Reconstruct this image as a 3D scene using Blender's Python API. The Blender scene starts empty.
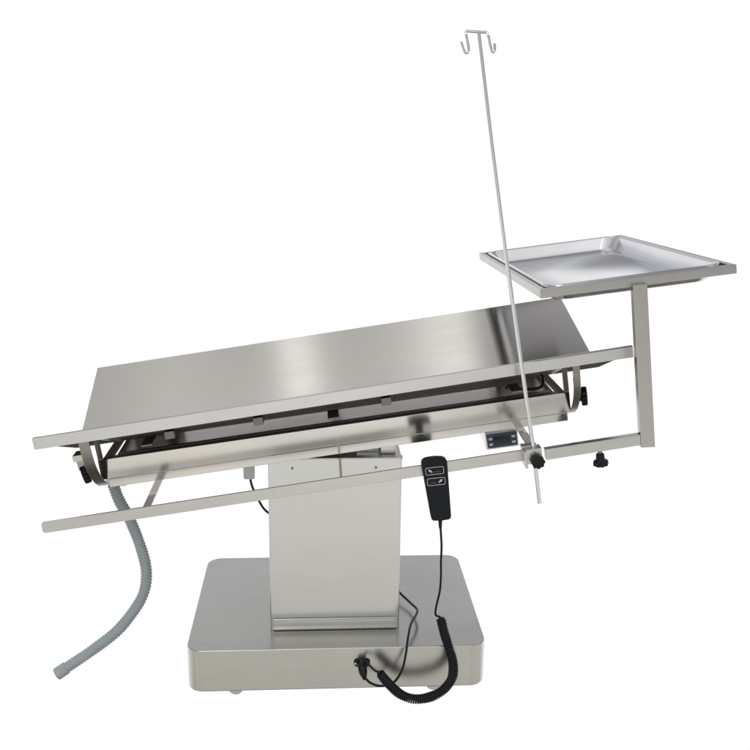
import bpy, bmesh, math, random
from mathutils import Vector, Matrix
random.seed(4)
scene = bpy.context.scene
col = scene.collection
PI = math.pi

# ---------------------------------------------------------------- frames
TILT = math.radians(8.82)
TABLE_O = Vector((-0.010, 0, 0.851))
TAB = Matrix.Translation(TABLE_O) @ Matrix.Rotation(-TILT, 4, 'Y')     # tilted table frame, x along the table, z out of it
def W(x, y, z): return TAB @ Vector((x, y, z))
IDN = Matrix.Identity(4)

# ---------------------------------------------------------------- materials
def nt(name):
    m = bpy.data.materials.new(name); m.use_nodes = True
    return m, m.node_tree, m.node_tree.nodes['Principled BSDF']
def ramp(t, fac, stops):
    r = t.nodes.new('ShaderNodeValToRGB')
    e = r.color_ramp.elements
    while len(e) > 1: e.remove(e[-1])
    for i, (p, c) in enumerate(stops):
        x = e[0] if i == 0 else e.new(p)
        x.position = p; x.color = (c, c, c, 1) if not isinstance(c, tuple) else (*c, 1)
    t.links.new(fac, r.inputs[0]); return r
def math_n(t, op, a, b=None, clamp=False):
    n = t.nodes.new('ShaderNodeMath'); n.operation = op; n.use_clamp = clamp
    for i, v in enumerate((a, b)):
        if v is None: continue
        if isinstance(v, (int, float)): n.inputs[i].default_value = v
        else: t.links.new(v, n.inputs[i])
    return n.outputs[0]
def noise(t, vec, scale, detail=3, rough=.5):
    n = t.nodes.new('ShaderNodeTexNoise'); n.inputs['Scale'].default_value = scale
    n.inputs['Detail'].default_value = detail; n.inputs['Roughness'].default_value = rough
    t.links.new(vec, n.inputs['Vector']); return n.outputs['Fac']
def mapped(t, src, sc):
    m = t.nodes.new('ShaderNodeMapping'); m.inputs['Scale'].default_value = sc
    t.links.new(src, m.inputs['Vector']); return m.outputs[0]

def steel(name, colr=(.60, .585, .555), rough=.3, brush='X', aniso=.75, grain=.05, smudge=.05, bump=.02, wav=0.0):
    """brushed stainless steel: fine streaks along the brushing direction, anisotropic gloss, faint handling marks"""
    m, t, b = nt(name)
    tc = t.nodes.new('ShaderNodeTexCoord'); ob = tc.outputs['Object']
    sc = {'X': (1.5, 260, 260), 'Z': (260, 260, 1.5), 'Y': (260, 1.5, 260)}[brush]
    g = noise(t, mapped(t, ob, sc), 3.0, 4, .6)
    s = noise(t, ob, 5.0, 5, .6)
    s2 = noise(t, mapped(t, ob, (1, 1, 1)), 22.0, 4, .65)
    b.inputs['Metallic'].default_value = 1.0
    # colour : grain +/- and smudges
    v = math_n(t, 'ADD', math_n(t, 'MULTIPLY', math_n(t, 'SUBTRACT', g, .5), grain * 4),
               math_n(t, 'MULTIPLY', math_n(t, 'SUBTRACT', s, .5), smudge * 2.5))
    v = math_n(t, 'ADD', v, math_n(t, 'MULTIPLY', math_n(t, 'SUBTRACT', s2, .5), smudge))
    sm = noise(t, mapped(t, ob, {'X': (2.5, 9, 9), 'Z': (9, 9, 2.5), 'Y': (9, 2.5, 9)}[brush]), 1.3, 6, .7)
    wipe = ramp(t, sm, [(.40, 0.0), (.62, 1.0)]).outputs[0]
    vo = t.nodes.new('ShaderNodeTexVoronoi'); vo.inputs['Scale'].default_value = 34; t.links.new(ob, vo.inputs['Vector'])
    spot = ramp(t, vo.outputs['Distance'], [(.035, 1.0), (.075, 0.0)]).outputs[0]
    spot = math_n(t, 'MULTIPLY', spot, ramp(t, noise(t, ob, 9, 2), [(.55, 0.0), (.66, 1.0)]).outputs[0])
    v = math_n(t, 'SUBTRACT', v, math_n(t, 'MULTIPLY', wipe, smudge*.8))
    v = math_n(t, 'SUBTRACT', v, math_n(t, 'MULTIPLY', spot, smudge*3))
    v = math_n(t, 'ADD', v, 1.0)
    mx = t.nodes.new('ShaderNodeVectorMath'); mx.operation = 'SCALE'
    mx.inputs[0].default_value = colr; t.links.new(v, mx.inputs['Scale'])
    t.links.new(mx.outputs[0], b.inputs['Base Color'])
    r = math_n(t, 'ADD', math_n(t, 'MULTIPLY', math_n(t, 'SUBTRACT', g, .5), .04), rough)
    r = math_n(t, 'ADD', r, math_n(t, 'MULTIPLY', math_n(t, 'SUBTRACT', s, .5), smudge * 1.5))
    r = math_n(t, 'ADD', r, math_n(t, 'MULTIPLY', wipe, .02))
    t.links.new(r, b.inputs['Roughness'])
    if aniso:
        b.inputs['Anisotropic'].default_value = aniso
        ge = t.nodes.new('ShaderNodeNewGeometry')
        vt = t.nodes.new('ShaderNodeVectorTransform'); vt.vector_type = 'VECTOR'; vt.convert_from = 'OBJECT'; vt.convert_to = 'WORLD'
        vt.inputs[0].default_value = {'X': (1, .02, .03), 'Z': (.02, .03, 1), 'Y': (.03, 1, .02)}[brush]
        cr = t.nodes.new('ShaderNodeVectorMath'); cr.operation = 'CROSS_PRODUCT'
        t.links.new(ge.outputs['Normal'], cr.inputs[0]); t.links.new(vt.outputs[0], cr.inputs[1])
        t.links.new(cr.outputs[0], b.inputs['Tangent'])
    if bump or wav:
        bp = t.nodes.new('ShaderNodeBump'); bp.inputs['Strength'].default_value = 1.0
        bp.inputs['Distance'].default_value = .001
        h = math_n(t, 'ADD', math_n(t, 'MULTIPLY', g, bump), math_n(t, 'MULTIPLY', noise(t, ob, 3.0, 1, .4), wav))
        t.links.new(h, bp.inputs['Height']); t.links.new(bp.outputs[0], b.inputs['Normal'])
    return m

def plastic(name, colr, rough=.45, spec=.5, bumpy=.0, scale=400):
    m, t, b = nt(name)
    tc = t.nodes.new('ShaderNodeTexCoord'); ob = tc.outputs['Object']
    s = noise(t, ob, 30, 4, .6)
    v = math_n(t, 'ADD', math_n(t, 'MULTIPLY', math_n(t, 'SUBTRACT', s, .5), .35), 1.0)
    mx = t.nodes.new('ShaderNodeVectorMath'); mx.operation = 'SCALE'; mx.inputs[0].default_value = colr
    t.links.new(v, mx.inputs['Scale']); t.links.new(mx.outputs[0], b.inputs['Base Color'])
    t.links.new(math_n(t, 'ADD', math_n(t, 'MULTIPLY', math_n(t, 'SUBTRACT', s, .5), .25), rough), b.inputs['Roughness'])
    b.inputs['Specular IOR Level'].default_value = spec
    if bumpy:
        bp = t.nodes.new('ShaderNodeBump'); bp.inputs['Distance'].default_value = .0005; bp.inputs['Strength'].default_value = bumpy
        t.links.new(noise(t, ob, scale, 2, .5), bp.inputs['Height']); t.links.new(bp.outputs[0], b.inputs['Normal'])
    return m

M_TOP   = steel('brushed_steel_tabletop', (.60, .585, .56), .19, 'X', .88, .012, .02, 0)
M_LIP   = steel('brushed_steel_edge', (.70, .695, .69), .27, 'X', .4, .006, .03, 0)
M_BEAM  = steel('satin_steel_beam', (.64, .62, .585), .13, 'X', .45, .02, .03, .001, .9)
M_BAR   = steel('satin_steel_bar', (.66, .65, .625), .3, 'X', .5, .02, .04, .004)
M_COL   = steel('brushed_steel_column', (.60, .598, .582), .16, 'X', 0, .008, .02, 0, .7)
M_BASE  = steel('brushed_steel_base', (.59, .585, .555), .25, 'X', .5, .012, .04, .003, .5)
M_POST  = steel('satin_steel_post', (.54, .52, .495), .3, 'Z', .5, .02, .04, .004)
M_SHELF = steel('bright_shelf_steel', (.55, .53, .50), .3, 'X', .6, .05, .10, .004, .8)
M_PADST = steel('dull_underside_steel', (.50, .46, .41), .42, 'X', .4, .03, .08, .002)
M_ARC = steel('satin_curved_strap_steel', (.36, .335, .305), .32, 'Y', .3, .03, .06, .002)  # strap steel darkened in its colour to carry the shade on the straps
M_FRAME = steel('satin_steel_frame', (.56, .545, .525), .3, 'X', .3, .015, .04, .002)
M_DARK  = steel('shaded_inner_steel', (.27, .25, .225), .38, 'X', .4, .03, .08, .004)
M_UNDER = plastic('near_black_matte', (.060, .053, .046), .8, .12)  # near-black tone given to the underside ends and the tray ledge
M_CHROME= steel('polished_chrome', (.78, .78, .79), .12, 'Z', 0, .0, .03, 0)
M_PAN   = steel('polished_steel_pan', (.66, .66, .685), .10, 'Y', .0, .0, .035, 0, 2.6)
M_BLACK = plastic('black_plastic', (.008, .008, .010), .42, .3, .3)
M_RUB   = plastic('black_rubber', (.008, .009, .013), .45, .35, .3)
M_PAD   = plastic('dark_heating_pad', (.035, .032, .03), .55, .4, .3)
M_HOSE  = plastic('grey_pvc', (.39, .435, .46), .42, .5, .1)
M_WHITE = plastic('white_plastic', (.85, .86, .88), .4, .5)
M_CAST  = plastic('pale_grey_caster', (.75, .76, .77), .35, .5)
M_BEZEL = plastic('dark_navy_bezel', (.030, .042, .072), .3, .5)
M_SCREEN= plastic('dark_red_screen', (.008, .006, .012), .08, .6)
M_BTN   = plastic('pale_blue_rubber_key', (.45, .58, .66), .5, .4)
M_INK   = plastic('printed_white_ink', (.62, .63, .66), .5, .3)
M_SHEET = plastic('handset_membrane', (.007, .009, .013), .35, .22)
M_BRASS = steel('nickel_screw', (.7, .66, .55), .25, 'Z', 0, 0, .05, 0)

# ---------------------------------------------------------------- mesh helpers
def box(bm, x0, x1, y0, y1, z0, z1, bev=.0):
    b2 = bmesh.new()
    vs = [b2.verts.new((x, y, z)) for x in (x0, x1) for y in (y0, y1) for z in (z0, z1)]
    for f in ((0,1,3,2),(4,6,7,5),(0,4,5,1),(2,3,7,6),(0,2,6,4),(1,5,7,3)): b2.faces.new([vs[i] for i in f])
    if bev: bmesh.ops.bevel(b2, geom=b2.edges[:], offset=bev, segments=2, affect='EDGES', profile=.5)
    merge(bm, b2)
def merge(bm, b2, mat=None):
    me = bpy.data.meshes.new('tmp'); bmesh.ops.recalc_face_normals(b2, faces=b2.faces[:])
    if mat: b2.transform(mat)
    b2.to_mesh(me); b2.free(); bm.from_mesh(me); bpy.data.meshes.remove(me)
def prism(bm, pts, axis, a0, a1, bev=.0, seg=2, mat=None):
    """extrude a closed 2-D outline along an axis. axis y: pts are (x,z); x: (y,z); z: (x,y)"""
    b2 = bmesh.new()
    def P(p, a):
        return {'y': (p[0], a, p[1]), 'x': (a, p[0], p[1]), 'z': (p[0], p[1], a)}[axis]
    A = [b2.verts.new(P(p, a0)) for p in pts]; B = [b2.verts.new(P(p, a1)) for p in pts]
    n = len(pts)
    f1 = b2.faces.new(A); f2 = b2.faces.new(B[::-1])
    for i in range(n): b2.faces.new((A[i], B[i], B[(i+1) % n], A[(i+1) % n]))
    bmesh.ops.recalc_face_normals(b2, faces=b2.faces[:])
    if bev:
        es = set(f1.edges[:]) | set(f2.edges[:])
        bmesh.ops.bevel(b2, geom=list(es), offset=bev, segments=seg, affect='EDGES', profile=.5)
    merge(bm, b2, mat)
def rrect(x0, x1, y0, y1, r, n=8):
    out = []
    for cx, cy, a0 in ((x1-r, y1-r, 0), (x0+r, y1-r, 90), (x0+r, y0+r, 180), (x1-r, y0+r, 270)):
        for i in range(n+1):
            a = math.radians(a0 + 90*i/n); out.append((cx+r*math.cos(a), cy+r*math.sin(a)))
    return out
def band(line, t):
    """2-D polyline thickened to a strip outline"""
    L, Rr = [], []
    for i, p in enumerate(line):
        a = Vector(line[max(i-1, 0)]); b = Vector(line[min(i+1, len(line)-1)])
        d = (b-a).normalized(); nn = Vector((-d.y, d.x))
        L.append(tuple(Vector(p)+nn*t/2)); Rr.append(tuple(Vector(p)-nn*t/2))
    return L + Rr[::-1]
def smooth_path(pts, per=10):
    P = [Vector(p) for p in pts]; P = [2*P[0]-P[1]] + P + [2*P[-1]-P[-2]]
    out = []
    for i in range(1, len(P)-2):
        for k in range(per):
            t = k/per; a, b, c, d = P[i-1], P[i], P[i+1], P[i+2]
            out.append(.5*((2*b)+(c-a)*t+(2*a-5*b+4*c-d)*t*t+(3*b-a-3*c+d)*t**3))
    out.append(P[-2]); return out
def resample(path, step):
    out = [path[0].copy()]; acc = 0; cur = path[0]
    for q in path[1:]:
        while (q-cur).length + acc >= step:
            d = q-cur; cur = cur + d.normalized()*(step-acc); acc = 0; out.append(cur.copy())
        acc += (q-cur).length; cur = q
    out.append(path[-1].copy()); return out
def frames(path):
    T = [(path[min(i+1, len(path)-1)]-path[max(i-1, 0)]).normalized() for i in range(len(path))]
    up = Vector((0, 0, 1)) if abs(T[0].z) < .9 else Vector((0, 1, 0))
    nn = (up - T[0]*up.dot(T[0])).normalized(); F = []
    for t in T:
        nn = (nn - t*nn.dot(t)).normalized(); F.append((t, nn, t.cross(nn)))
    return F
def tube(bm, path, rad, seg=12, cap=True):
    path = [Vector(p) for p in path]; F = frames(path); rings = []
    for i, (p, (t, a, b)) in enumerate(zip(path, F)):
        r = rad(i) if callable(rad) else rad
        rings.append([bm.verts.new(p + a*r*math.cos(2*PI*k/seg) + b*r*math.sin(2*PI*k/seg)) for k in range(seg)])
    for A, B in zip(rings, rings[1:]):
        for k in range(seg): bm.faces.new((A[k], A[(k+1) % seg], B[(k+1) % seg], B[k]))
    if cap: bm.faces.new(rings[0][::-1]); bm.faces.new(rings[-1])
def lathe(bm, prof, origin, axis, seg=28, lobes=0, amp=0.0, lob_from=0, lob_to=99):
    """profile (radius, height) turned round axis; lobes modulate the radius of the grip"""
    ax = Vector(axis).normalized(); up = Vector((0, 0, 1)) if abs(ax.z) < .9 else Vector((1, 0, 0))
    a = ax.cross(up).normalized(); b = ax.cross(a); o = Vector(origin); rings = []
    for i, (r, h) in enumerate(prof):
        ring = []
        for k in range(seg):
            th = 2*PI*k/seg; rr = r
            if lobes and lob_from <= i <= lob_to: rr = r*(1 - amp*(.5-.5*math.cos(lobes*th))**2)
            ring.append(bm.verts.new(o+ax*h+a*rr*math.cos(th)+b*rr*math.sin(th)))
        rings.append(ring)
    for A, B in zip(rings, rings[1:]):
        for k in range(seg): bm.faces.new((A[k], A[(k+1) % seg], B[(k+1) % seg], B[k]))
    bm.faces.new(rings[0][::-1]); bm.faces.new(rings[-1])
def obj(name, bm, mat, parent=None, m=IDN, smooth=35):
    bmesh.ops.recalc_face_normals(bm, faces=bm.faces[:])
    me = bpy.data.meshes.new(name); bm.to_mesh(me); bm.free()
    o = bpy.data.objects.new(name, me); col.objects.link(o)
    me.materials.append(mat)
    if smooth:
        for p in me.polygons: p.use_smooth = True
        me.set_sharp_from_angle(angle=math.radians(smooth))
        if smooth == 35:
            wn = o.modifiers.new('weighted_normals', 'WEIGHTED_NORMAL'); wn.weight = 100; wn.keep_sharp = True
    WM[o] = m
    if parent is not None:
        o.parent = parent
        o.matrix_basis = WM[parent].inverted() @ m
    else: o.matrix_basis = m
    return o
WM = {}
def thing(name, label, cat, loc, group=None):
    e = bpy.data.objects.new(name, None); col.objects.link(e); e.empty_display_size = .05
    e.location = loc; WM[e] = Matrix.Translation(loc)
    e['label'] = label; e['category'] = cat
    if group: e['group'] = group
    return e
def NB(): return bmesh.new()
def star_knob(bm, o, ax, R=.025, h=.022, lobes=8):
    lathe(bm, [(R*.45, 0), (R*.5, h*.35), (R*.93, h*.4), (R, h*.5), (R, h*.88), (R*.9, h), (R*.4, h*1.04)], o, ax, 64, lobes, .16, 2, 5)

# ================================================================ OPERATING TABLE
table = thing('operating_table', 'tilted stainless steel operating table with V shaped top on square column and low base', 'operating table', (0, 0, 0))

# ---- base
bm = NB()
BX, BY = .3855, .274
prism(bm, rrect(-BX, BX, -BY, BY, .042, 10), 'z', .036, .1527, .003, 3)
base = obj('base', bm, M_BASE, table)
def socket(x, z):
    bm = NB()
    prism(bm, rrect(x-.021, x+.021, z-.010, z+.012, .009, 6), 'y', -BY-.004, -BY-.0005, .001)
    lathe(bm, [(.013, 0), (.013, .010), (.011, .013)], (x, -BY-.002, z), (0, -1, 0), 24)
    s = obj('power_socket', bm, M_BLACK, base)
    for sx in (-.0165, .0165):
        bm = NB(); lathe(bm, [(.0034, 0), (.0034, .0012), (.002, .002)], (x+sx, -BY-.004, z), (0, -1, 0), 16)
        obj('screw', bm, M_BRASS, s)
socket(.063, .110)
for cx, cy in ((-.265, -.225), (.255, -.225), (-.265, .21), (.255, .21)):
    bm = NB()
    lathe(bm, [(.011, -.011), (.0185, -.011), (.0205, -.008), (.0205, .008), (.0185, .011), (.011, .011)], (cx, cy, .0205), (.2, 1, 0), 32)
    box(bm, cx-.016, cx+.016, cy-.012, cy+.012, .033, .0365)
    obj('caster', bm, M_CAST, base)

# ---- column
column_x0, column_x1, cy0, cy1 = -.1745, .1655, -.178, .125
bm = NB()
prism(bm, rrect(column_x0, column_x1, cy0, cy1, .0035, 3), 'z', .1535, .6285, 0)
column = obj('column', bm, M_COL, table)
bm = NB()   # folded top flange seam above the front sheet
box(bm, column_x0-.002, column_x1+.002, cy0-.0015, cy0+.02, .6287, .6325, .0006)
obj('top_flange', bm, M_BAR, column)
bm = NB()   # bottom trim strip
prism(bm, [(cy0-.0030, .154), (cy0-.0060, .1565), (cy0-.0085, .1615), (cy0-.0097, .167), (cy0-.0100, .173), (cy0-.0092, .186), (cy0-.0065, .1875), (cy0-.0012, .1878), (cy0-.0012, .154)], 'x', -.1665, .1585, .0010)
obj('foot_trim', bm, M_BASE, column)
for x in (-.113, .099):
    bm = NB(); lathe(bm, [(.0032, 0), (.0032, .001), (.0015, .0017)], (x, cy0-.0003, .606), (0, -1, 0), 16)
    obj('screw', bm, M_DARK, column)
# inner lifting column and pivot head
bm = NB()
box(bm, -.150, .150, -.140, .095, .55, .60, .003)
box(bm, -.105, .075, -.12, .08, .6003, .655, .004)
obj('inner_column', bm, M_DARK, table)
bm = NB()
box(bm, .112, .152, -.150, -.085, .60, .668, .003)
box(bm, .05, .110, -.135, -.03, .61, .640, .003)
prism(bm, [(-.11, .60), (.10, .60), (.10, .672), (.04, .662)], 'y', -.06, .03, .002)
obj('pivot_bracket', bm, M_LIP, table)

# ---- frame beam (long channel) under the V
bm = NB()
BLx0, BLx1 = -.606, .578
BT = -.1265
BEAM = TAB @ Matrix.Rotation(math.radians(.6), 4, 'Y')
box(bm, BLx0, BLx1, -.200, -.195, -.1785, BT, .0014)
beam = obj('frame_beam', bm, M_BEAM, table, BEAM)
bm = NB(); box(bm, BLx0, BLx1, .195, .200, -.1785, -.158, .0012)
obj('rear_rail', bm, M_BEAM, beam, BEAM)
bm = NB(); box(bm, BLx0+.006, BLx1-.006, -.1945, .1945, -.1735, -.1705, .0006)
obj('bounce_shelf', bm, M_SHELF, beam, BEAM)  # added shelf, bounces backdrop light up into the gap
bm = NB(); box(bm, BLx0+.06, BLx1-.05, .018, .024, -.1500, -.1285, .0008)
obj('gap_tone_plate', bm, M_PADST, beam, BEAM)  # added plate, darkens the upper part of the open gap
for xa, xb in ((BLx0+.004, -.455), (.455, BLx1-.004)):
    bm = NB(); box(bm, xa, xb, .188, .1945, -.1700, -.098, .0008)
    obj('corner_plate', bm, M_SHELF, beam, BEAM)
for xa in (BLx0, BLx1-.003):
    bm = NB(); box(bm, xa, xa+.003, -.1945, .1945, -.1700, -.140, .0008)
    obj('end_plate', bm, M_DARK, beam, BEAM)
bm = NB()
box(bm, BLx0+.017, BLx1-.009, -.1990, -.1830, -.2010, -.1795, .0012)
obj('lower_channel', bm, M_BEAM, beam, BEAM)
bm = NB()      # upper guide rails on the beam
box(bm, BLx0+.02, BLx1-.02, -.188, -.165, BT-.0080, BT-.0035, .0008)
obj('guide_rail', bm, M_LIP, beam, BEAM)
bm = NB(); box(bm, BLx0+.03, BLx1-.03, -.120, -.105, -.1700, BT-.0160, .001)
obj('guide_rail', bm, M_LIP, beam, BEAM)
bm = NB()      # drain gutter at the fold of the V
prism(bm, band([(-.03, -.1125), (-.024, -.1245), (.024, -.1245), (.03, -.1125)], .002), 'x', -.69, .69)
obj('drain_gutter', bm, M_DARK, table, TAB)
bm = NB()
tube(bm, [W(-.585, -.110, -.182), W(-.585, -.104, -.22), Vector((-.5793, -.1, .548))], .0115, 20)
obj('drain_spout', bm, M_BAR, table)

# ---- the two top panels
SL = .123/.337
def vz(y): return -(.337-abs(y))*SL
def panel(sign, label):
    bm = NB(); s = sign
    line = [(s*.028, vz(.028)), (s*.335, -.0006), (s*.337, -.003), (s*.337, -.0285), (s*.328, -.0295)]
    prism(bm, band([(s*.028, vz(.028)), (s*.3362, -.001)], .002), 'x', -.7005, .7005, .0004, 1)
    p = obj('table_panel', bm, M_TOP, table, TAB); p['label'] = label
    bm = NB()
    prism(bm, band([(s*.3345, -.0022), (s*.3375, -.0038), (s*.3375, -.0290), (s*.329, -.0296)], .0018), 'x', -.7025, .7025, .0004, 1)
    obj('front_lip' if s < 0 else 'rear_lip', bm, M_LIP, p, TAB)
    bm = NB()   # heating pad box, added beneath to tone down the underside
    th = .016
    q = [(s*.05, vz(.05)-.003), (s*.322, vz(.322)-.003), (s*.322, vz(.322)-.003-th*.6), (s*.302, vz(.302)-.003-th), (s*.05, vz(.05)-.003-th)]
    prism(bm, q, 'x', -.592, .570, .001, 1)
    obj('underside_pad', bm, M_PADST, p, TAB)
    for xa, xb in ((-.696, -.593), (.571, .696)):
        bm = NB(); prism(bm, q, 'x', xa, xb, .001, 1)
        obj('end_cap', bm, M_UNDER, p, TAB)  # ends of the same box, coloured near-black instead of steel
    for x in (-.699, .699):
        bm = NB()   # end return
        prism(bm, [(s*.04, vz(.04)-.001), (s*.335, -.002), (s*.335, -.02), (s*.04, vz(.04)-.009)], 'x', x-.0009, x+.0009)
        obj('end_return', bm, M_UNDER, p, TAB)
    return p
pn = panel(-1, 'near steel panel seen edge on')
pf = panel(1, 'far steel panel with its broad brushed face showing')

# ---- cross members and the brackets that carry the rail
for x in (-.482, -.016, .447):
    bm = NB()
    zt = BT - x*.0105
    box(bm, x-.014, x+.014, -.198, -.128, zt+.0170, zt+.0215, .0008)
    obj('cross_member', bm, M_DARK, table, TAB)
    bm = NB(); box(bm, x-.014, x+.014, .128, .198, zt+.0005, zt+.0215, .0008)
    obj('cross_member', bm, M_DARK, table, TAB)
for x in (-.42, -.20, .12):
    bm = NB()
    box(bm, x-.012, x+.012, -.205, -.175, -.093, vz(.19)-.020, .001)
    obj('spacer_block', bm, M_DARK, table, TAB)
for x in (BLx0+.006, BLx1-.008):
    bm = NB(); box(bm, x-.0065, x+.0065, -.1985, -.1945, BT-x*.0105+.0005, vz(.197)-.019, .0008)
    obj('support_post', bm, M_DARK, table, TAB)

# ---- curved straps at the ends with their clamp knobs
def arc_strap(x, sgn):
    wl, wr = (.0085, .0165) if sgn < 0 else (.0085, .0085)
    pts = [(-.271, vz(.271)-.004), (-.272, -.060), (-.270, -.082), (-.264, -.107), (-.252, -.131), (-.236, -.152), (-.216, -.171), (-.190, -.188), (-.160, -.1985), (-.10, -.203)]
    pts = pts + [(0, -.204)] + [(-y, z) for y, z in pts[::-1]]
    bm = NB(); prism(bm, band(pts, .0035), 'x', x-wl, x+wr, .0005, 1)
    a = obj('arc_strap', bm, M_ARC, table, TAB)
    bm = NB()
    if sgn < 0:
        prism(bm, [(-.240, -.088), (-.200, -.088), (-.200, -.128), (-.212, -.136), (-.218, -.108), (-.240, -.103)], 'x', x-.041, x-.009, .001, 1)
    else:
        box(bm, x+.009, x+.013, -.215, -.19, -.155, -.10, .001)
    obj('clamp_bracket', bm, M_BAR, a, TAB)
    bm = NB()
    if sgn < 0: star_knob(bm, (x-.0095, -.205, -.145), (-1, -.30, -.15), .0235, .027, 8)
    else: star_knob(bm, (x+.013, -.203, -.147), (1, -.25, .0), .0245, .024, 8)
    obj('clamp_knob', bm, M_BLACK, a, TAB)
arc_strap(-.6125, -1); arc_strap(.5815, 1)

# ---- accessory rail
bm = NB()
ol = [(-.722, -.2055), (-.7205, -.2025), (-.717, -.2005), (.434, -.2075), (.434, -.2345), (-.717, -.2275), (-.7215, -.225), (-.723, -.221)]
prism(bm, ol, 'y', -.3575, -.3515, .0008)
rail = obj('accessory_rail', bm, M_BAR, table, TAB)
for x, s in ((-.482, -1), (-.016, 0), (.447, 1)):
    bm = NB()
    if s == 0: box(bm, x-.003, x+.003, -.3512, -.12, -.226, -.2060, .0008)
    else: prism(bm, [(x-.010, -.3512), (x+.010, -.3512), (x+.010, -.12), (x-.010, -.12)], 'z', -.2180, -.2130, .0008)
    obj('rail_bracket', bm, M_BEAM, rail, TAB)

# ---- temperature control box under the beam
CB = TAB @ Matrix.Translation((.394, -.205, -.2265)) @ Matrix.Rotation(math.radians(1.0), 4, 'Y') @ Matrix.Rotation(math.radians(-8), 4, 'X')
bm = NB()
prism(bm, [(0, -.022), (0, .022), (.105, .022), (.105, .006), (.03, -.022)], 'x', -.041, .041, .0012)
cb = obj('control_box', bm, M_BEAM, table, CB)
bm = NB(); prism(bm, rrect(-.0375, .0375, -.0185, .0165, .003, 4), 'y', -.005, -.0005, .001)
bz = obj('control_face', bm, M_BEZEL, cb, CB)
bm = NB(); prism(bm, rrect(-.021, .0195, -.010, .0085, .002, 4), 'y', -.0062, -.005, .0005)
obj('display', bm, M_SCREEN, bz, CB)
for x, z in ((-.0295, .005), (-.0295, -.009), (.0285, .005), (.0285, -.009)):
    bm = NB(); prism(bm, rrect(x-.0048, x+.0048, z-.003, z+.003, .0015, 4), 'y', -.0064, -.005, .0005)
    obj('key', bm, M_BTN, bz, CB)
bm = NB()
for z in (.0115,):
    for k in range(3): box(bm, -.033+k*.002, -.0322+k*.002, -.0052, -.005, z, z+.0012)
obj('indicator_marks', bm, M_INK, bz, CB)
# looped black lead near the right end
bm = NB()
tube(bm, smooth_path([W(.535, -.06, -.075), W(.533, -.09, -.100), W(.530, -.118, -.124), W(.512, -.125, -.133), W(.47, -.118, -.131), W(.44, -.08, -.131)], 8), .0038, 10)
obj('heater_lead', bm, M_RUB, table)

# ================================================================ DRAIN HOSE
hose = thing('drain_hose', 'grey corrugated plastic drain hose hanging from the low end of the table and curling left', 'hose', (-.7, -.19, .02))
hp = [(-0.5795, -0.1, 0.5396), (-0.5665, -0.1, 0.4951), (-0.5411, -0.1, 0.4387), (-0.5187, -0.1, 0.3675), (-0.5052, -0.105, 0.3035), (-0.5076, -0.12, 0.253), (-0.5281, -0.135, 0.2088), (-0.578, -0.15, 0.1479), (-0.64, -0.165, 0.1022), (-0.6875, -0.18, 0.074), (-0.7334, -0.19, 0.046)]
hpath = resample(smooth_path(hp, 20), .00135)
nh = len(hpath)
def hr(i):
    s = i % 6
    return (.0128, .0138, .0150, .0153, .0147, .0134)[s] * (1 + .018*math.sin(i*.043) + .012*math.sin(i*.119+2))
bm = NB(); tube(bm, hpath[:nh-20], hr, 22)
obj('corrugated_tube', bm, M_HOSE, hose, smooth=80)
bm = NB()
e = hpath[nh-24:]
F = frames(e)
prof = [(.0150, 0), (.0168, 2), (.0168, len(e)-1)]
inner = (.0132, len(e)-1)
rings = []
seq = [(i, .0168 if i > 1 else .0155) for i in range(len(e))] + [(len(e)-1, .0140)] + [(i, .0136) for i in range(len(e)-2, 4, -1)]
for i, r in seq:
    t, a, b = F[i]; rings.append([bm.verts.new(e[i]+a*r*math.cos(2*PI*k/24)+b*r*math.sin(2*PI*k/24)) for k in range(24)])
for A, B in zip(rings, rings[1:]):
    for k in range(24): bm.faces.new((A[k], A[(k+1) % 24], B[(k+1) % 24], B[k]))
bm.faces.new(rings[0][::-1]); bm.faces.new(rings[-1])
obj('end_cuff', bm, M_HOSE, hose, smooth=50)

# ================================================================ INFUSION POLE
pole = thing('infusion_pole', 'tall thin chrome infusion pole with two hooks clamped to the side rail', 'infusion pole', W(.437, -.375, -.34))
PY = -.377
bm = NB()
rr = [.0050, .0049, .0046, .0044, .0042, .0039]
tube(bm, [W(.4395, PY, -.338), W(.4385, PY, -.20), W(.430, PY, .05), W(.424, PY, .25), W(.4195, PY, .50), W(.4175, PY, .732)], lambda i: rr[i], 14)
obj('rod', bm, M_CHROME, pole)
for pts in ([(.4175, .731), (.402, .734), (.3925, .736), (.3900, .728), (.3912, .715), (.3920, .703), (.3910, .696), (.3870, .6930), (.3825, .6965), (.3800, .705), (.3775, .7165)],
            [(.4175, .731), (.428, .729), (.4340, .7275), (.4360, .720), (.4372, .708), (.4385, .698), (.4395, .6905), (.4425, .6870), (.4460, .6895), (.4470, .696), (.4468, .7035)]):
    bm = NB(); tube(bm, smooth_path([W(x, PY+(.0 if i < 3 else -.004), z) for i, (x, z) in enumerate(pts)], 5), .0031, 12)
    obj('hook', bm, M_CHROME, pole)
bm = NB()
box(bm, .418, .456, -.3885, -.3605, -.2335, -.197, .0015)
box(bm, .4135, .4195, -.3905, -.349, -.2420, -.2005, .0008)
box(bm, .412, .448, -.374, -.352, -.1965, -.1925, .0006)
clamp = obj('rail_clamp', bm, M_BAR, pole, TAB)
bm = NB(); star_knob(bm, (.4415, -.3885, -.2245), (0, -1, -.1), .0162, .020, 8)
obj('clamp_knob', bm, M_BLACK, clamp, TAB)

# ================================================================ TRAY STAND + PAN
stand = thing('tray_stand', 'square steel tube stand with post and open frame at the high end of the rail', 'tray stand', W(.72, -.37, -.24))
PYa, PYb = -.386, -.368
bm = NB()
box(bm, .4640, .6895, PYa, PYb, -.2305, -.2035, .0016)
obj('foot_bar', bm, M_BAR, stand, TAB)
bm = NB()
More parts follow.
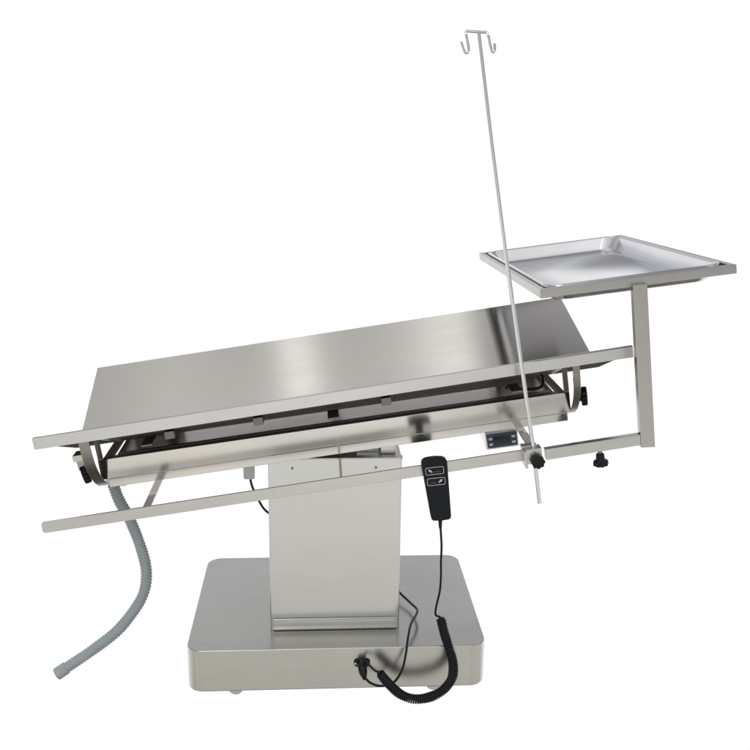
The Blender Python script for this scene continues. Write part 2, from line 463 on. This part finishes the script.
# post with mitred lower corner
prism(bm, [(.6895, -.2035), (.6985, .150), (.7315, .1485), (.7225, -.2395), (.7210, -.2400), (.6895, -.2365)], 'y', PYa-.0008, PYb+.0008, .0016)
obj('post', bm, M_POST, stand, TAB)
bm = NB()
lathe(bm, [(.0046, 0), (.0046, .012)], (.595, -.371, -.2300), (0, 0, -1), 16)
lathe(bm, [(.007, 0), (.007, .004)], (.595, -.371, -.2310), (0, 0, -1), 6)
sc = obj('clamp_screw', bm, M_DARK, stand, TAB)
bm = NB(); lathe(bm, [(.0085, 0), (.0098, .003), (.0105, .014), (.0150, .017), (.0178, .019), (.0182, .027), (.0165, .0295)], (.595, -.371, -.2405), (0, 0, -1), 64, 8, .16, 3, 6)
obj('clamp_knob', bm, M_BLACK, sc, TAB)
# frame
TR = TAB @ Matrix.Translation((.493, -.372, .1690)) @ Matrix.Rotation(math.radians(-1.41), 4, 'X') @ Matrix.Rotation(math.radians(1.36), 4, 'Y')
TW, TD, BW, BH = .449, .847, .013, .0205
bm = NB()
def mitre(bm, pts): prism(bm, pts, 'z', -BH, 0, .0012, 2)
g = .0003
mitre(bm, [(g, 0), (TW-g, 0), (TW-BW-g, BW), (BW+g, BW)])
mitre(bm, [(g, TD), (BW+g, TD-BW), (TW-BW-g, TD-BW), (TW-g, TD)])
mitre(bm, [(0, g), (BW, BW+g), (BW, TD-BW-g), (0, TD-g)])
mitre(bm, [(TW, g), (TW, TD-g), (TW-BW, TD-BW-g), (TW-BW, BW+g)])
fr = obj('tray_frame', bm, M_FRAME, stand, TR)
bm = NB()
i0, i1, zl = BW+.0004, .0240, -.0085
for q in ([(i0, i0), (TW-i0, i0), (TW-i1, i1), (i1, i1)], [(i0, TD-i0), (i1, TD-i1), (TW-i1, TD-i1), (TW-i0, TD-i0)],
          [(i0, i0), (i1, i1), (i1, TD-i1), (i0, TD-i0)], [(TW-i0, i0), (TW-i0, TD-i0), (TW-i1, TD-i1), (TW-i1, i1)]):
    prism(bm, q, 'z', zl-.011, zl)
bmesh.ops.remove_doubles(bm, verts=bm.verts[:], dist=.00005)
obj('frame_ledge', bm, M_UNDER, fr, TR)  # ledge coloured near-black so the gap round the pan reads as shadow

# pan: flange, sloping walls, floor, closed outer shell
pan = NB()
def ring(x0, x1, y0, y1, r, z): return [(x, y, z) for x, y in rrect(x0, x1, y0, y1, r, 8)]
a0, a1, b0, b1 = .0165, TW-.0165, .0165, TD-.0185
levels = [(0, .030, .0045, 1), (-.001, .032, .0035, 1)]
def lv(off, r, z): return ring(a0+off, a1-off, b0+off, b1-off, r, z)
seq = [lv(0, .046, -.0060), lv(.0005, .046, -.0005), lv(.0012, .046, .0022), lv(.006, .044, .0034), lv(.0085, .044, .0022), lv(.0105, .044, -.002), lv(.024, .044, -.030), lv(.028, .036, -.0345), lv(.035, .032, -.036)]
rings = [[pan.verts.new(p) for p in s] for s in seq]
for A, B in zip(rings, rings[1:]):
    n = len(A)
    for k in range(n): pan.faces.new((A[k], A[(k+1) % n], B[(k+1) % n], B[k]))
pan.faces.new(rings[-1])
seq2 = [lv(0, .046, -.0060), lv(.0012, .046, -.0065), lv(.0075, .044, -.0065), lv(.0100, .042, -.0085), lv(.0222, .042, -.0325), lv(.027, .038, -.0365), lv(.035, .032, -.038)]
rings = [rings[0]] + [[pan.verts.new(p) for p in s] for s in seq2[1:]]
for A, B in zip(rings, rings[1:]):
    n = len(A)
    for k in range(n): pan.faces.new((A[k], B[k], B[(k+1) % n], A[(k+1) % n]))
pan.faces.new(rings[-1][::-1])
tray = obj('instrument_tray', pan, M_PAN, None, TR, smooth=60)
tray['label'] = 'shallow shiny steel instrument tray with sloping sides, sitting in the raised square frame'
tray['category'] = 'tray'

# ================================================================ HAND CONTROL
hand = thing('hand_control', 'black two button handset hanging on the rail with a coiled black cord', 'remote control', (.235, -.385, .545))
out = [(.192, .684), (.1935, .691), (.198, .6955), (.2085, .6985), (.225, .7005), (.240, .7000), (.2475, .6975), (.2515, .693), (.2525, .686), (.2655, .556), (.2645, .5505), (.2600, .5475), (.243, .5445), (.2235, .5445), (.2195, .5475), (.2175, .553)]
bm = NB(); prism(bm, out, 'y', -.3845, -.3605, .0035, 3)
body = obj('handset_body', bm, M_SHEET, hand)
bm = NB(); box(bm, .212, .232, -.3602, -.344, .682, .687, .001); box(bm, .212, .232, -.3495, -.3465, .655, .6815, .001)
obj('hanging_hook', bm, M_BLACK, body)
def button(cx, cz, flip):
    ang = math.radians(6.0)
    Mb = Matrix.Translation((cx, -.3846, cz)) @ Matrix.Rotation(-ang, 4, 'Y')
    o1 = rrect(-.0215, .0215, -.0092, .0092, .0040, 5)
    bm = NB(); prism(bm, o1, 'y', -.0012, .0, .0005)
    b = obj('button', bm, M_SHEET, body, Mb)
    bm = NB()
    n = len(o1); i1 = rrect(-.0204, .0204, -.0081, .0081, .0032, 5)
    A = [bm.verts.new((x, -.00165, z)) for x, z in o1]; B = [bm.verts.new((x, -.00165, z)) for x, z in i1]
    A2 = [bm.verts.new((x, -.0011, z)) for x, z in o1]; B2 = [bm.verts.new((x, -.0011, z)) for x, z in i1]
    for k in range(n):
        j = (k+1) % n
        bm.faces.new((A[k], A[j], B[j], B[k])); bm.faces.new((A[k], A2[k], A2[j], A[j])); bm.faces.new((B[k], B[j], B2[j], B2[k]))
    obj('button_outline', bm, M_INK, b, Mb, smooth=0)
    # bed icon : bold arrow wedge at one end, thin bed line
    s = -1 if not flip else 1
    bm = NB()
    w = [(s*.0150, .0042), (s*.0105, .0040), (s*.0052, -.0020), (s*.0060, -.0042), (s*.0105, -.0020), (s*.0135, -.0004)]
    if s > 0: w = [(x, z) for x, z in w][::-1]
    prism(bm, w, 'y', -.0017, -.0011)
    if flip:
        bm.transform(Matrix.Identity(4))
    obj('button_icon', bm, M_INK, b, Mb, smooth=0)
    bm = NB()
    tube(bm, [(-s*-.003, -.0013, -.0036), (-s*.004, -.0013, -.0030), (-s*.015, -.0013, -.0040)], .00035, 6)
    tube(bm, [(-s*.001, -.0013, -.0012), (-s*.0135, -.0013, -.0016)], .0003, 6)
    obj('button_icon', bm, plate_grey, b, Mb, smooth=0)
plate_grey = plastic('printed_grey_ink', (.16, .17, .2), .5, .3)
button(.2225, .6710, False); button(.2270, .6445, True)
bm = NB()
tube(bm, [(.2405, -.3725, .546), (.241, -.3735, .538), (.2412, -.3735, .530), (.2416, -.373, .522)], lambda i: (.0052, .0048, .0042, .0034)[i], 14)
obj('strain_relief', bm, M_RUB, body)
cord1 = [(.2413, -.3735, .530), (0.2461, -0.37, 0.4772), (0.2503, -0.34, 0.4189), (0.2555, -0.31, 0.3696), (0.2576, -0.285, 0.3162), (0.2548, -0.27, 0.2808), (0.2520, -0.255, 0.245), (.2545, -.247, .226), (0.266, -0.25, 0.2221)]
coilp = [(0.266, -0.25, 0.2221), (0.2734, -0.27, 0.1903), (0.2831, -0.3, 0.1618), (0.2915, -0.32, 0.1309), (0.2887, -0.33, 0.0946), (0.266, -0.335, 0.0642), (0.2327, -0.34, 0.0483), (0.1921, -0.34, 0.0437), (0.1568, -0.335, 0.0557), (0.1263, -0.33, 0.0846), (0.1035, -0.325, 0.1132)]
bm = NB(); tube(bm, smooth_path(cord1, 10), .0028, 12)
obj('straight_cord', bm, M_RUB, hand, smooth=80)
cp = resample(smooth_path(coilp, 20), .0003)
F = frames(cp); hel = []
pitch = .0052; L = .0003*len(cp)
for i in range(0, len(cp)):
    s = i*.0003; ph = 2*PI*s/pitch + .9*math.sin(s*47) + .5*math.sin(s*101+1)
    r = .0100*min(1, s/.006+.1, (L-s)/.006+.1) * (1 + .035*math.sin(s*61) + .02*math.sin(s*143))
    t, a, b = F[i]; hel.append(cp[i]+a*r*math.cos(ph)+b*r*math.sin(ph))
bm = NB(); tube(bm, hel, .00255, 7)
obj('coiled_cord', bm, M_RUB, hand, smooth=80)
bm = NB(); tube(bm, smooth_path([(0.1035, -0.325, 0.1132), (0.094, -0.317, 0.1125), (0.083, -0.309, 0.1200), (0.0745, -0.300, 0.126), (.068, -.288, .120)], 8), .0030, 12)
obj('plug_lead', bm, M_RUB, hand, smooth=80)

# ================================================================ POWER LEAD
lead = thing('power_cable', 'thin plain black power cable looping from behind the column over the base edge', 'cable', (.17, -.30, .06))
pw = [(0.155, 0.035, 0.158), (.168, .01, .176), (0.1863, -0.03, 0.1729), (0.2051, -0.07, 0.1705), (0.2194, -0.12, 0.1755), (0.2125, -0.16, 0.1804), (0.1942, -0.21, 0.1817), (0.1808, -0.27, 0.1753), (0.1736, -0.298, 0.1491), (0.1631, -0.31, 0.1082), (0.1428, -0.315, 0.0776), (0.1124, -0.315, 0.067), (0.085, -0.312, 0.0735), (0.0700, -0.310, 0.0885), (.066, -.305, .100)]
bm = NB(); tube(bm, smooth_path(pw, 10), .0031, 12)
obj('cable_lead', bm, M_RUB, lead, smooth=80)
bm = NB()
tube(bm, smooth_path([(.0685, -.309, .0835), (.066, -.3075, .096), (.0635, -.3035, .107), (.0625, -.2945, .1135)], 5), lambda i: (.0045, .0052, .0062, .0070, .0078, .0088, .0098, .0104, .0108, .0112, .0112, .0112, .0112, .0108, .0104, .0100)[i], 18)
lathe(bm, [(.0105, 0), (.0118, .003), (.0118, .010), (.0105, .012)], (.063, -.2885, .111), (0, -1, .05), 20)
obj('plug', bm, M_BLACK, lead)

# ================================================================ SENSOR CONNECTOR
sens = thing('sensor_cable', 'small white connector on a short black wire hanging beneath the table left of the column', 'cable', (-.24, .1, .476))
bm = NB()
prism(bm, rrect(-.2585, -.2270, .4765, .5300, .005, 5), 'y', .092, .112, .002)
obj('connector', bm, M_WHITE, sens)
bm = NB(); tube(bm, smooth_path([(-0.2406, 0.102, 0.4785), (-0.2354, 0.1, 0.4539), (-0.2219, 0.1, 0.4204), (-0.1999, 0.1, 0.3804), (-0.165, 0.11, 0.35)], 8), .0034, 12)
obj('wire', bm, M_RUB, sens, smooth=80)

# ================================================================ LIGHT
world = bpy.data.worlds.new('World'); scene.world = world; world.use_nodes = True
t = world.node_tree; bgn = t.nodes['Background']
tc = t.nodes.new('ShaderNodeTexCoord'); sp = t.nodes.new('ShaderNodeSeparateXYZ'); t.links.new(tc.outputs['Generated'], sp.inputs[0])
X, Y, Z = sp.outputs
def z01(v): return (v+1)/2
zz = math_n(t, 'MULTIPLY', math_n(t, 'ADD', Z, 1.0), .5)
# world ahead: white backdrop, with grey above and dark below added for steel reflections
front = ramp(t, zz, [(0, (.10, .10, .10)), (z01(-.80), (.16, .16, .16)), (z01(-.70), (1.04, 1.04, 1.04)), (z01(.145), (1.04, 1.04, 1.04)), (z01(.160), (.72, .73, .77)),
                     (z01(.30), (.60, .61, .65)), (z01(.42), (.62, .64, .675)), (z01(.50), (.59, .605, .63)), (z01(.60), (.56, .56, .55)), (z01(.74), (.64, .635, .62)), (z01(.80), (.80, .795, .78)), (z01(.85), (.95, .94, .92)), (z01(.92), (.8, .79, .77)), (1, (.7, .7, .7))])
# behind the camera: warm floor, walls, ceiling
back = ramp(t, zz, [(0, (.10, .09, .08)), (z01(-.75), (.32, .30, .27)), (z01(-.58), (.60, .57, .52)), (z01(-.48), (.78, .755, .71)), (z01(-.40), (.93, .915, .875)), (z01(-.30), (1.02, 1.0, .965)),
                    (z01(-.18), (.80, .79, .775)), (z01(0), (.62, .62, .63)), (z01(.3), (.50, .51, .53)), (z01(.55), (.55, .55, .57)), (z01(.75), (1.2, 1.2, 1.2)), (z01(.95), (1.2, 1.2, 1.2)), (1, (.8, .8, .8))])
# azimuth: x/(|y|+.001)
az = math_n(t, 'DIVIDE', X, math_n(t, 'ADD', math_n(t, 'ABSOLUTE', Y), .05))
azf = math_n(t, 'ADD', math_n(t, 'MULTIPLY', az, .5), .5, True)
# bright and dark bands added to the world to streak the brushed table top
U = math_n(t, 'ADD', math_n(t, 'MULTIPLY', X, .988), math_n(t, 'MULTIPLY', Z, .153))
uf = math_n(t, 'ADD', U, .5, True)
us = [(-.5, .95), (-.25, .93), (-.19, 1.12), (-.15, 1.02), (-.11, .92), (-.080, .88), (-.064, 2.1), (-.048, 2.1), (-.030, .92), (0, .88), (.05, .98), (.085, 1.45), (.124, 1.95),
      (.133, .60), (.144, .28), (.151, .70), (.158, .70), (.167, .27), (.19, .20), (.24, .22), (.4, .35), (.5, .45)]
streak_u = ramp(t, uf, [(p+.5, c) for p, c in us])
up = math_n(t, 'MULTIPLY', math_n(t, 'SUBTRACT', Z, .50), 6.0, True)
ce = t.nodes.new('ShaderNodeMix'); ce.data_type = 'RGBA'; ce.inputs['A'].default_value = (1, 1, 1, 1)
low_x = ramp(t, math_n(t, 'ADD', X, .5, True), [(0, 1.0), (.60, 1.0), (.66, 1.25), (.71, 1.15), (.735, .50), (.79, .46), (.83, .8), (.95, .9)])  # added light and dark bands low ahead, mirrored in the tray
gate = math_n(t, 'MULTIPLY', math_n(t, 'SUBTRACT', Z, .165), 25.0, True)
lx = t.nodes.new('ShaderNodeMix'); lx.data_type = 'RGBA'; lx.inputs['A'].default_value = (1, 1, 1, 1)
t.links.new(gate, lx.inputs['Factor']); t.links.new(low_x.outputs[0], lx.inputs['B']); t.links.new(lx.outputs['Result'], ce.inputs['A'])
t.links.new(up, ce.inputs['Factor']); t.links.new(streak_u.outputs[0], ce.inputs['B'])
fm = t.nodes.new('ShaderNodeMix'); fm.data_type = 'RGBA'; fm.blend_type = 'MULTIPLY'; fm.inputs['Factor'].default_value = 1
t.links.new(front.outputs[0], fm.inputs['A']); t.links.new(ce.outputs['Result'], fm.inputs['B'])
back_az = ramp(t, azf, [(0, .7), (z01(-.30), .95), (z01(-.17), 1.0), (z01(-.06), 1.22), (z01(.03), 1.38), (z01(.10), 1.15), (z01(.20), .85), (z01(.32), .66), (z01(.6), .7), (1, .8)])
lowb = math_n(t, 'MULTIPLY', math_n(t, 'ADD', Z, .345), 20.0, True)
be = t.nodes.new('ShaderNodeMix'); be.data_type = 'RGBA'; be.inputs['A'].default_value = (1, 1, 1, 1)
t.links.new(lowb, be.inputs['Factor']); t.links.new(back_az.outputs[0], be.inputs['B'])
bmx = t.nodes.new('ShaderNodeMix'); bmx.data_type = 'RGBA'; bmx.blend_type = 'MULTIPLY'; bmx.inputs['Factor'].default_value = 1
# noise added to the world behind the camera, for uneven room reflections
rn = noise(t, mapped(t, tc.outputs['Generated'], (12, 2, 8)), 1.0, 2, .5)
rr_ = ramp(t, rn, [(.30, (.66, .69, .73)), (.43, (.90, .92, .94)), (.56, (1.05, 1.04, 1.01)), (.70, (1.14, 1.09, 1.02))])
rm = t.nodes.new('ShaderNodeMix'); rm.data_type = 'RGBA'; rm.blend_type = 'MULTIPLY'; rm.inputs['Factor'].default_value = 1
t.links.new(back.outputs[0], rm.inputs['A']); t.links.new(rr_.outputs[0], rm.inputs['B'])
t.links.new(rm.outputs['Result'], bmx.inputs['A']); t.links.new(be.outputs['Result'], bmx.inputs['B'])
yf = math_n(t, 'MULTIPLY', math_n(t, 'ADD', Y, -.10), 3.0, True)
fin = t.nodes.new('ShaderNodeMix'); fin.data_type = 'RGBA'
t.links.new(yf, fin.inputs['Factor']); t.links.new(bmx.outputs['Result'], fin.inputs['A']); t.links.new(fm.outputs['Result'], fin.inputs['B'])
t.links.new(fin.outputs['Result'], bgn.inputs['Color']); bgn.inputs['Strength'].default_value = 1.0

# soft lamp added above and in front of the table for steel highlights
ld = bpy.data.lights.new('added_softbox', 'AREA'); ld.shape = 'RECTANGLE'; ld.size = 1.6; ld.size_y = 1.0; ld.energy = 22; ld.color = (1, .98, .95)
lo = bpy.data.objects.new('added_softbox', ld); col.objects.link(lo); lo.location = (-1.2, -2.2, 3.4)
lo.rotation_euler = (Vector((0, 0, .6))-lo.location).to_track_quat('-Z', 'Y').to_euler()

# ================================================================ CAMERA
cd = bpy.data.cameras.new('camera'); cam = bpy.data.objects.new('camera', cd); col.objects.link(cam)
pit, yaw, roll = .2479, .0621, .0113
f = Vector((math.sin(yaw)*math.cos(pit), math.cos(yaw)*math.cos(pit), -math.sin(pit)))
r0 = Vector((math.cos(yaw), -math.sin(yaw), 0)); u0 = r0.cross(f)
r = r0*math.cos(roll)+u0*math.sin(roll); u = u0*math.cos(roll)-r0*math.sin(roll)
mm = Matrix((r, u, -f)).transposed().to_4x4(); mm.translation = Vector((-.0484, -2.4689, 1.4295))
cam.matrix_world = mm
cd.sensor_width = 36; cd.lens = 954.43/750*36; cd.clip_end = 200; cd.clip_start = .05
scene.camera = cam
scene.view_settings.view_transform = 'Standard'; scene.view_settings.look = 'None'
scene.view_settings.exposure = 0; scene.view_settings.gamma = 1
scene.render.engine = 'CYCLES'
scene.cycles.max_bounces = 12; scene.cycles.glossy_bounces = 8
